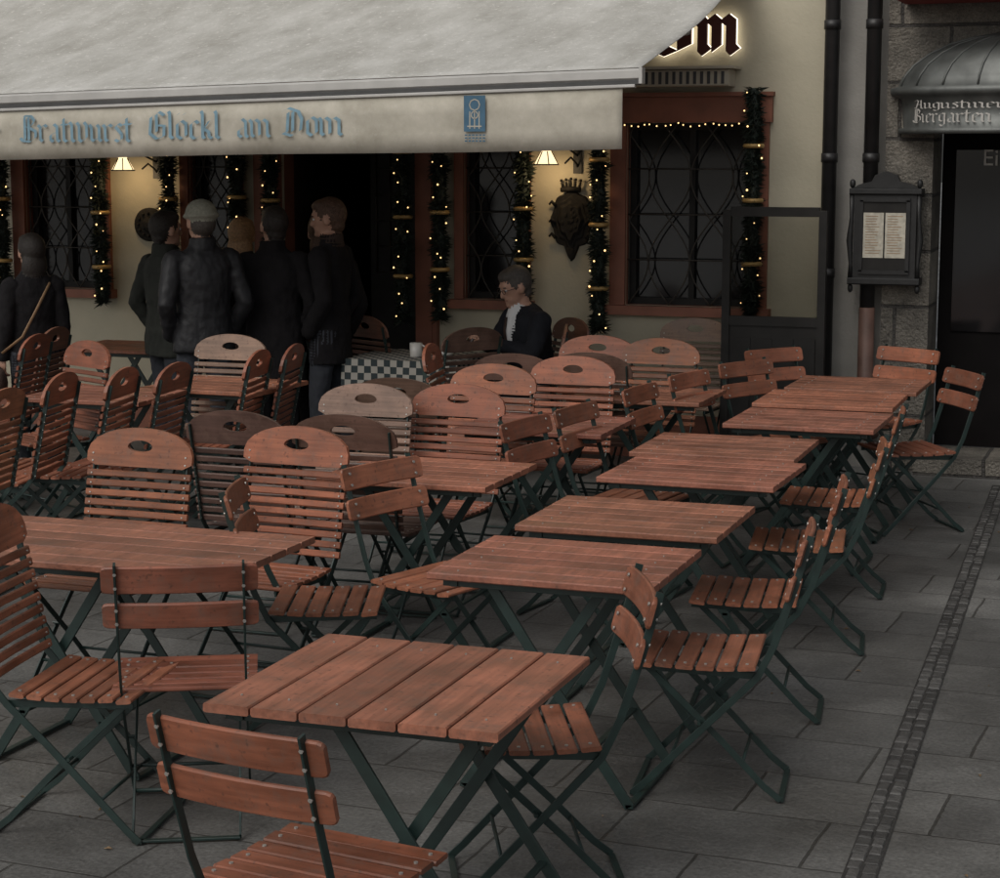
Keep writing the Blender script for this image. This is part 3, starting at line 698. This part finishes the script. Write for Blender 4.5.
# cast coat of arms: scrolled oval cartouche with a crown and pointed foot
b=MB(); K=48
def cart(s_):
    L_=[]
    for i in range(K):
        a=2*math.pi*i/K; x=.150*math.cos(a); z=.205*math.sin(a)-.01
        k=1+.055*math.cos(a*8)
        if math.sin(a)<-.93: z-=.06*(abs(math.sin(a))-.93)/.07
        L_.append((x*k*s_,z*k*s_))
    return L_
for s1,s2,y0,y1 in((1,.95,0,-.028),(.78,.72,-.028,-.036),(.62,.5,-.036,-.058)):
    A_=cart(s1);B_=cart(s2)
    b.add([(x,y0,z) for x,z in A_]+[(x,y1,z) for x,z in B_],[[i,(i+1)%K,K+(i+1)%K,K+i] for i in range(K)]+[[K+i for i in range(K)]],M_bronze)
for s_ in(-1,1):
    for zz in(-.13,-.03,.09): b.tube([(s_*.11,-.03,zz),(s_*.135,-.045,zz+.03),(s_*.155,-.03,zz+.01)],[.014,.012,.008],M_bronze,seg=6)
b.tube([(-.07,-.03,.20),(0,-.04,.205),(.07,-.03,.20)],.018,M_bronze,seg=8)
for x in(-.07,-.035,0,.035,.07): b.tube([(x*.8,-.03,.21),(x,-.03,.25+.012*(1-abs(x)/.07))],[.010,.007],M_bronze,seg=6); b.ell((x,-.03,.262+.012*(1-abs(x)/.07)),(.011,)*3,M_bronze,8,6)
b.tube([(0,-.015,-.20),(0,-.015,-.26),(0,-.015,-.29)],[.03,.016,.004],M_bronze,seg=8)
for i in range(14):
    a=random.uniform(0,6.28); r_=random.uniform(.01,.06); b.ell((r_*math.cos(a),-.057,r_*math.sin(a)*1.3),(.012,.007,.018),M_bronze,8,6)
obj("coat_of_arms_relief",b.mesh("shield"),(-4.09,WY-.002,1.63))
b=MB(); b.tube([(0,0,0),(0,-.02,0),(0,-.03,0)],[.125,.125,.11],M_bronze,seg=28); b.tube([(0,-.025,0),(0,-.045,0)],[.06,.045],M_bronze,seg=16)
for k in range(12): b.ell((.085*math.cos(k*.5236),-.034,.085*math.sin(k*.5236)),(.012,.01,.012),M_bronze,8,6)
obj("round_wall_plaque",b.mesh("plaque"),(-7.39,WY-.002,1.55))

def pipe(x,zlow,mat2):
    b=MB(); b.tube([(x,WY-.07,zlow),(x,WY-.07,9)],.048,M_pipe,seg=14)
    for z in(.5,1.3,2.05,2.9,4.2,6): 
        if z>zlow: b.tube([(x,WY-.07,z-.03),(x,WY-.07,z+.03)],.055,M_pipe,seg=14); b.box(x-.012,x+.012,WY-.03,WY-.001,z-.015,z+.015,M_pipe)
    if mat2:
        b.tube([(x,WY-.07,zlow+.03),(x,WY-.07,.42),(x+.01,WY-.09,.34),(x+.06,WY-.16,.24)],[.052,.052,.056,.056],mat2,seg=14)
    return b.mesh("downpipe")
obj("drainpipe",pipe(-2.31,.02,None)); obj("drainpipe",pipe(-2.04,1.05,M_copper))

# glazed wind screen beside the wall
b=MB(); y=12.35; x0,x1=-2.90,-2.23
for x in(x0,x1-.05): b.box(x,x+.05,y,y+.05,0,1.72,M_panel,.004)
for z0,z1 in((1.68,1.74),(.98,1.04),(.05,.12)): b.box(x0+.05,x1-.05,y+.003,y+.047,z0,z1,M_panel)
b.box(x0+.05,x1-.05,y+.015,y+.035,.12,.98,M_panel)
b.box(x0-.02,x0+.07,y-.15,y+.2,0,.03,M_panel); b.box(x1-.07,x1+.02,y-.15,y+.2,0,.03,M_panel)
for i in range(4): b.box(x0+.09+i*.14,x0+.19+i*.14,y+.008,y+.0145,.2,.9,M_panel)
b.box(x0,x0+.04,y+.055,y+.50,0,.98,M_panel)
mg,nt,pb=newmat("clear_glass"); pb.inputs["Transmission Weight"].default_value=1; pb.inputs["Roughness"].default_value=.02; pb.inputs["Base Color"].default_value=(.6,.6,.58,1)
pb.inputs["IOR"].default_value=1.05
b.box(x0+.05,x1-.05,y+.022,y+.026,1.04,1.68,mg)
obj("wind_screen",b.mesh("screen"))

# menu case
mc=empty("menu_display_case",(-1.925,WY-.14,1.57)); b=MB()
b.box(-.20,.20,-.03,.10,-.30,.26,M_iron,.01)
b.box(-.23,.23,-.05,.115,-.335,-.29,M_iron,.008); b.box(-.23,.23,-.05,.115,.245,.285,M_iron,.008)
ped=[(-.21,.287),(.21,.287),(.17,.31),(.09,.33),(.07,.37),(0,.395),(-.07,.37),(-.09,.33),(-.17,.31)]
K=len(ped); b.add([(x,-.03,z) for x,z in ped]+[(x,.04,z) for x,z in ped],[list(range(K)),[K+i for i in range(K)][::-1]]+[[i,(i+1)%K,K+(i+1)%K,K+i] for i in range(K)],M_iron)
for s in(-1,1):
    b.tube([(s*.215,-.02,-.29),(s*.215,-.02,-.2),(s*.225,-.02,-.05),(s*.215,-.02,.1),(s*.215,-.02,.245)],[.018,.012,.022,.012,.018],M_iron,seg=8)
    b.ell((s*.215,-.01,.315),(.02,.02,.03),M_iron,8,6); b.ell((s*.215,-.01,-.36),(.018,.018,.03),M_iron,8,6)
b.add([(-.16,-.034,-.24),(.16,-.034,-.24),(.16,-.034,.2),(-.16,-.034,.2)],[[0,1,2,3]],M_panel)
for s in(-1,1): b.box(s*.15-.012,s*.15+.012,-.045,-.031,-.25,.21,M_iron)
b.box(-.16,.16,-.045,-.031,.2,.225,M_iron); b.box(-.16,.16,-.045,-.031,-.265,-.24,M_iron)
obj("case",b.mesh("case"),parent=mc)
b=MB()
for x0_,x1_ in((-.135,-.005),(.005,.135)):
    b.add([(x0_,-.038,-.16),(x1_,-.038,-.16),(x1_,-.038,.13),(x0_,-.038,.13)],[[0,1,2,3]],M_paper)
    for k in range(15):
        e1=random.uniform(.06,.1)
        b.add([(x0_+.014,-.0395,.11-k*.017),(x0_+.014+e1,-.0395,.11-k*.017),(x0_+.014+e1,-.0395,.106-k*.017),(x0_+.014,-.0395,.106-k*.017)],[[0,1,2,3]],M_strap)
obj("menu_pages",b.mesh("pages"),parent=mc)

# curved hood sign over side entrance
hd=empty("entrance_hood_sign",(-1.10,WY-.02,0)); b=MB(); RX,RY=.80,.42; seg=44
prof=[(.93,2.20),(.97,2.205),(.97,2.235),(.93,2.24),(.95,2.42),(1.0,2.44),(1.04,2.455),(1.04,2.49),(.98,2.50),(.95,2.56),(.88,2.63),(.76,2.70),(.60,2.76),(.42,2.80),(.20,2.825),(.10,2.84),(.11,2.87),(.0,2.89)]
vs=[]
for r_,z in prof:
    for j in range(seg+1):
        a=math.pi+math.pi*j/seg; vs.append((RX*r_*math.cos(a),RY*r_*math.sin(a),z))
n=seg+1; fs=[[i*n+j,i*n+j+1,(i+1)*n+j+1,(i+1)*n+j] for i in range(len(prof)-1) for j in range(seg)]
b.add(vs,fs,M_hood,True)
for k in range(1,10):
    a=math.pi+math.pi*k/10
    b.tube([(RX*r_*math.cos(a)*1.005,RY*r_*math.sin(a)*1.005,z+.002) for r_,z in prof[8:15]],.007,M_hood,seg=6)
obj("hood",b.mesh("hood"),parent=hd)
def curved(text,x0,x1,z,xh,r_):
    b=MB(); bl_word(b,text,x0,x1,z,xh,0,M_white,.072)
    for v in b.v:
        a=math.pi*1.5+v.x/.62; k=r_-v.y*2
        v.x,v.y=RX*k*math.cos(a),RY*k*math.sin(a)
    return b.mesh("lettering")
obj("lettering",curved("Biergarten im",-.62,.04,2.272,.056,.962),parent=hd)
obj("lettering",curved("Augustiner",-.60,-.06,2.358,.036,.972),parent=hd)
cu=bpy.data.curves.new("t","FONT"); cu.body="Eingang"; cu.size=.15
to=bpy.data.objects.new("entrance_lettering",cu); sc.collection.objects.link(to); to.location=(-1.38,WY+.36,2.0); to.rotation_euler=(rad(90),0,0); cu.materials.append(M_white); to.parent=bld
b=MB(); b.box(-1.85,.8,WY-.5,WY-.03,3.02,3.16,M_red,.01); b.box(-1.87,.82,WY-.52,WY-.03,3.165,3.2,M_iron)
obj("red_shop_awning",b.mesh("red"))

# ------------------------------------------------------------------ people (local frame looks along +X)
def hand(b,wrist,dirv,curl,side,mat=M_skin,s=1.):
    w=V(wrist); d=V(dirv).normalized(); c=V(curl); c=(c-d*c.dot(d)).normalized(); t=V(side); t=(t-d*t.dot(d)-c*t.dot(c)).normalized()
    b.tube([w-d*.01,w+d*.03*s,w+d*.085*s],[(.024*s,.017*s),(.036*s,.015*s),(.038*s,.013*s)],mat,seg=10,up=c)
    for i,(o,l) in enumerate(((.028,.072),(.010,.08),(-.009,.075),(-.027,.058))):
        p0=w+d*.078*s+t*o*s; p1=p0+(d*.9+c*.35).normalized()*l*.42*s; p2=p1+(d*.5+c*.85).normalized()*l*.34*s; p3=p2+(d*.05+c).normalized()*l*.26*s
        b.tube([p0,p1,p2,p3],[.0092*s,.0088*s,.008*s,.0062*s],mat,seg=7)
    p0=w+d*.022*s+t*.028*s; p1=p0+(t*.8+d*.7+c*.2).normalized()*.036*s; p2=p1+(d+c*.5+t*.15).normalized()*.032*s
    b.tube([p0,p1,p2],[.012*s,.0105*s,.008*s],mat,seg=7)
def head(b,fine,c,rot,hair,style,skin=M_skin):
    T=lambda p: V(c)+rot@V(p)
    b.ell(T((.0,0,.01)),(.096,.076,.112),skin,28,20,rot)
    b.ell(T((.028,0,-.055)),(.068,.056,.062),skin,20,14,rot)
    b.tube([T((.088,0,.02)),T((.104,0,-.010)),T((.108,0,-.026)),T((.09,0,-.034))],[.008,.012,.016,.010],skin,seg=8,step=.01)
    b.ell(T((.080,0,-.092)),(.022,.022,.016),skin,10,8,rot)
    b.ell(T((.082,0,.038)),(.02,.05,.010),skin,10,8,rot)
    for s in(-1,1):
        b.ell(T((.0,s*.084,-.01)),(.022,.012,.034),skin,10,8,rot)
        fine.ell(T((.083,s*.031,.008)),(.012,.014,.008),M_shirt,8,6,rot); fine.ell(T((.092,s*.031,.007)),(.005,.007,.007),M_dark,8,6,rot)
        fine.ell(T((.090,s*.033,.030)),(.008,.018,.004),hair,8,6,rot)
    fine.ell(T((.089,0,-.060)),(.008,.025,.005),M_lip,10,6,rot)
    if style=='short':
        b.ell(T((-.024,0,.030)),(.108,.088,.110),hair,32,24,rot); b.ell(T((.02,0,.088)),(.072,.070,.044),hair,20,14,rot)
        b.ell(T((-.055,0,-.05)),(.052,.064,.05),hair,20,14,rot)
    elif style=='long':
        b.ell(T((-.022,0,.030)),(.112,.097,.114),hair,32,24,rot); b.ell(T((-.055,0,-.09)),(.064,.097,.12),hair,24,18,rot); b.ell(T((.02,0,.090)),(.068,.074,.044),hair,20,14,rot)
    elif style=='beanie':
        b.ell(T((-.026,0,-.01)),(.090,.082,.080),M_hair_g,24,18,rot)
        b.ell(T((-.010,0,.052)),(.112,.097,.094),M_knit,32,24,rot)
        ps=[T((-.010+.112*math.cos(a*math.pi/10),.098*math.sin(a*math.pi/10),.040-.008*math.cos(a*math.pi/10))) for a in range(21)]
        b.tube(ps,.014,M_knit,seg=10,step=.012)
def finish(name,b,fine,loc,yaw,s,cloth,voxel=.009,fold=.009):
    me=b.mesh("tmp"); src=[(V(v.co)) for v in me.vertices]
    vm=[0]*len(me.vertices)
    for p in me.polygons:
        for vi in p.vertices: vm[vi]=p.material_index
    kd=kdtree.KDTree(len(src))
    for i,v in enumerate(src):
        skip=False
        for c,r,ri,a,e_ in b.ells:
            if a<=i<e_: continue
            q=v-c
            if abs(q.x)>.2 or abs(q.y)>.2 or abs(q.z)>.2: continue
            if ri: q=ri@q
            if (q.x/r[0])**2+(q.y/r[1])**2+(q.z/r[2])**2<.97: skip=True;break
        if not skip: kd.insert(v,i)
    kd.balance()
    t=bpy.data.objects.new("tmp",me); sc.collection.objects.link(t)
    m=t.modifiers.new("r","REMESH"); m.mode='VOXEL'; m.voxel_size=voxel
    m=t.modifiers.new("s","SMOOTH"); m.iterations=2; m.factor=.5
    dg=bpy.context.evaluated_depsgraph_get(); nm=bpy.data.meshes.new_from_object(t.evaluated_get(dg)); bpy.data.objects.remove(t)
    nm.materials.clear()
    for x in b.mats: nm.materials.append(x)
    ci=[i for i,x in enumerate(b.mats) if x in cloth]
    nrm=[v.normal.copy() for v in nm.vertices]
    for p in nm.polygons:
        p.use_smooth=True; _,i,_=kd.find(p.center); p.material_index=vm[i]
    for v,n_ in zip(nm.vertices,nrm):
        _,i,_=kd.find(v.co)
        if vm[i] in ci:
            q=V((v.co.x*7,v.co.y*7,v.co.z*4.5))+V((loc[0],0,loc[1])); f=noise.noise(q)+.7*noise.noise(q*2.3)+.45*noise.noise(q*5)
            v.co+=n_*(fold*f+fold*.35)
    if fine.v:
        fm=fine.mesh("f"); bm=bmesh.new(); bm.from_mesh(nm); k=len(nm.materials)
        for x in fine.mats: nm.materials.append(x)
        n0=len(bm.faces); bm.from_mesh(fm); bm.faces.ensure_lookup_table()
        for f in bm.faces[n0:]: f.material_index+=k; f.smooth=True
        bm.to_mesh(nm); bm.free()
    nm.name=name
    return obj(name,nm,(loc[0],loc[1],0),yaw,scale=s)
def person(name,loc,yaw,h,coat,pants,hair,style,hem=.80,headyaw=0,arms='pocket',bulk=1.,bag=False,tilt=0,scarf=None):
    b=MB(); f=MB(); s=h/1.765; st=.018
    for sg_ in(-1,1):
        off=.03*sg_
        b.tube([(0,sg_*.085,.93),(.012+off,sg_*.095,.50),(-.015+off*1.3,sg_*.105,.10)],[(.092,.09),(.067,.066),(.055,.05)],pants,20,step=st)
        b.tube([(-.06+off*1.3,sg_*.105,.045),(0+off*1.3,sg_*.107,.055),(.10+off*1.3,sg_*.115,.042),(.18+off*1.3,sg_*.12,.03)],[.038,.045,.042,.028],M_shoe,14,step=st)
    k=bulk
    rings=[(0,hem,.138*k,.200*k),(0,hem+.04,.138*k,.198*k),(.0,.98,.128*k,.182*k),(.0,1.12,.120*k,.172*k),(.0,1.26,.130*k,.192*k),(-.005,1.37,.122*k,.205*k),(-.01,1.44,.095*k,.165*k),(-.012,1.485,.072,.095),(-.01,1.53,.066,.072)]
    b.tube([(x,0,z) for x,z,_,_ in rings],[(ry,rx) for _,_,rx,ry in rings],coat,36,step=st,up=(1,0,0))
    b.tube([(-.005,0,1.46),(.005,0,1.58)],[.055,.052],M_skin,18,step=st)
    b.tube([(-.02,0,1.47),(-.015,0,1.545)],[(.082,.078),(.078,.074)],scarf or coat,24,step=st)
    for sg_ in(-1,1):
        sh=(-.005,sg_*.188*k,1.405)
        if arms=='pocket':
            el=(-.065,sg_*.262*k,1.14); wr=(.055,sg_*.205*k,.94)
            b.tube([(-.005,sg_*.13,1.42),sh,el,wr,(.085,sg_*.17,.92)],[.062,.068,.054,.047,.042],coat,18,step=st)
        elif arms=='front':
            el=(-.01,sg_*.235*k,1.13); wr=(.22,sg_*.10,1.12)
            b.tube([(-.005,sg_*.13,1.42),sh,el,wr],[.062,.068,.053,.040],coat,18,step=st)
            hand(f,wr,(1,-sg_*.35,.1),(0,-sg_,.2),(0,0,1))
        else:
            el=(-.03,sg_*.24*k,1.12); wr=(.03,sg_*.255*k,.875)
            b.tube([(-.005,sg_*.13,1.42),sh,el,wr],[.062,.068,.054,.040],coat,18,step=st)
            hand(f,wr,(.15,0,-1),(0.3,-sg_,0),(1,0,0))
    R=Matrix.Rotation(rad(headyaw),3,'Z')@Matrix.Rotation(rad(tilt),3,'Y')
    head(b,f,(.012,0,1.645),R,hair,style)
    if bag:
        pts=[(.06,-.16,1.46),(-.09,-.1,1.42),(-.15,.02,1.24),(-.155,.13,1.05),(-.06,.255,.93)]
        f.tube(pts,[(.011,.004)]*5,M_strap,seg=8,up=(1,0,0))
        f.tube([(-.1,.28,.72),(-.02,.28,.72),(.12,.28,.72)],[(.05,.1),(.055,.12),(.05,.1)],M_coat3,seg=12,up=(0,0,1))
    return finish(name,b,f,loc,yaw,s,[coat,pants])
person("woman_with_shoulder_bag",(-7.03,10.75),140,1.56,M_coat,M_jeans,M_hair_d,'long',.62,10,'side',.88,True)
person("man_in_olive_coat",(-6.45,11.45),70,1.69,M_coat2,M_jeans,M_hair_d,'short',.78,-15,'pocket',.95)
person("man_in_knit_cap",(-5.95,11.02),138,1.77,M_leather,M_jeans,M_hair_g,'beanie',.83,10,'pocket',1.0)
person("woman_with_blond_hair",(-6.04,11.75),95,1.64,M_coat3,M_jeans,M_hair_b,'long',.75,0,'front',.95)
person("man_in_black_coat",(-5.66,11.45),100,1.73,M_coat,M_coat,M_hair_d,'short',.62,40,'pocket',1.05)
person("woman_in_black_coat",(-5.48,11.8),130,1.67,M_coat,M_coat,M_hair_br,'long',.60,0,'pocket',.98)
person("man_in_dark_jacket",(-5.33,11.6),180,1.78,M_coat,M_jeans,M_hair_br,'short',.72,18,'pocket',.92,tilt=8,scarf=M_coat3)
# seated man reading his phone
b=MB(); f=MB(); st=.018
for s_ in(-1,1):
    b.tube([(-.02,s_*.09,.53),(.20,s_*.10,.555),(.42,s_*.11,.52)],[(.10,.085),(.085,.08),(.066,.066)],M_suit,20,step=st)
    b.tube([(.42,s_*.11,.52),(.44,s_*.12,.30),(.40,s_*.125,.10)],[.066,.060,.05],M_suit,18,step=st)
    b.tube([(.34,s_*.125,.045),(.42,s_*.128,.055),(.52,s_*.135,.042),(.60,s_*.14,.03)],[.038,.045,.042,.028],M_shoe,14,step=st)
rg=[(-.03,.50,.14,.19),(-.02,.62,.145,.19),(.0,.76,.138,.185),(.02,.90,.135,.205),(.03,1.0,.118,.21),(.04,1.06,.09,.16),(.05,1.095,.062,.08)]
b.tube([(x,0,z) for x,z,_,_ in rg],[(ry,rx) for _,_,rx,ry in rg],M_suit,36,step=st,up=(1,0,0))
b.tube([(.05,0,1.05),(.075,0,1.17)],[.056,.054],M_skin,18,step=st)
b.tube([(.150,0,.76),(.168,0,.92),(.142,0,1.03),(.095,0,1.10)],[(.020,.014),(.038,.018),(.048,.026),(.054,.05)],M_shirt,16,step=st,up=(1,0,0))
R=Matrix.Rotation(rad(20),3,'Y')
head(b,f,(.115,0,1.215),R,M_hair_g,'short')
f.tube([(.176,0,1.02),(.192,0,.93),(.172,0,.80)],[(.010,.004),(.015,.005),(.018,.005)],M_coat3,seg=8,up=(1,0,0))
for s_ in(-1,1):
    el=(.12,s_*.26,.80); wr=(.34,s_*.07,.86)
    b.tube([(.03,s_*.13,1.02),(.03,s_*.19,1.0),el,wr],[.06,.070,.056,.042],M_suit,18,step=st)
    f.tube([V(wr)-V((.02,-s_*.015,0)),V(wr)+V((.012,-s_*.01,.003))],[.034,.033],M_shirt,seg=12)
    hand(f,wr,(1,-s_*.35,.25),(0,-s_*.8,.5),(0,0,1))
T=lambda p: V((.115,0,1.215))+R@V(p)
for s_ in(-1,1):
    f.tube([T((.104,s_*.033+.021*math.cos(a*math.pi/6),.006+.015*math.sin(a*math.pi/6))) for a in range(13)],.0018,M_dark,seg=5)
    f.tube([T((.102,s_*.054,.012)),T((.05,s_*.084,.012)),T((-.01,s_*.088,.008))],.0018,M_dark,seg=5)
f.tube([T((.108,-.012,.01)),T((.108,.012,.01))],.0018,M_dark,seg=5)
ph=Matrix.Rotation(rad(-35),3,'Y')
pc=V((.43,0,.90)); vs=[pc+ph@V((x,y,z)) for x in(-.004,.004) for y in(-.036,.036) for z in(-.07,.07)]
f.add(vs,[[0,1,3,2],[4,6,7,5],[0,4,5,1],[2,3,7,6],[0,2,6,4],[1,5,7,3]],M_dark)
finish("seated_man_in_suit",b,f,(-4.13,12.12),228,1.0,[M_suit])
place('A',-4.13,12.12,228,WORN)

# ------------------------------------------------------------------ light, sky, camera
w=bpy.data.worlds.new("World"); sc.world=w; w.use_nodes=True; nt=w.node_tree; bg=nt.nodes["Background"]
sky=nt.nodes.new("ShaderNodeTexSky"); sky.sky_type='NISHITA'; sky.sun_disc=False
EL,RZ=48,200
sky.sun_elevation=rad(EL); sky.sun_rotation=rad(RZ); sky.air_density=1.; sky.dust_density=4; sky.ozone_density=1
hs=nt.nodes.new("ShaderNodeHueSaturation"); hs.inputs["Saturation"].default_value=.25; nt.links.new(sky.outputs[0],hs.inputs["Color"])
mu=nt.nodes.new("ShaderNodeMix"); mu.data_type='RGBA'; mu.blend_type='MULTIPLY'; mu.inputs["Factor"].default_value=1; mu.inputs["B"].default_value=(1,.99,.965,1)
nt.links.new(hs.outputs[0],mu.inputs["A"]); nt.links.new(mu.outputs["Result"],bg.inputs["Color"]); bg.inputs["Strength"].default_value=.122
sd_=bpy.data.lights.new("sun","SUN"); sd_.energy=.6; sd_.angle=rad(40); sd_.color=(1,.965,.91)
so=bpy.data.objects.new("sun",sd_); sc.collection.objects.link(so)
az=rad(RZ); dv=V((math.sin(az)*math.cos(rad(EL)),math.cos(az)*math.cos(rad(EL)),math.sin(rad(EL))))
so.rotation_euler=dv.to_track_quat('Z','Y').to_euler(); so.location=(0,0,20)
cd=bpy.data.cameras.new("camera"); cd.sensor_width=36; cd.lens=70.2; cd.clip_end=500; cd.clip_start=.1
co=bpy.data.objects.new("camera",cd); sc.collection.objects.link(co); co.location=(0,0,2.1)
co.rotation_euler=(rad(90-8.43),0,rad(19.7)); sc.camera=co
sc.view_settings.view_transform='Standard'; sc.view_settings.look='None'; sc.view_settings.exposure=0
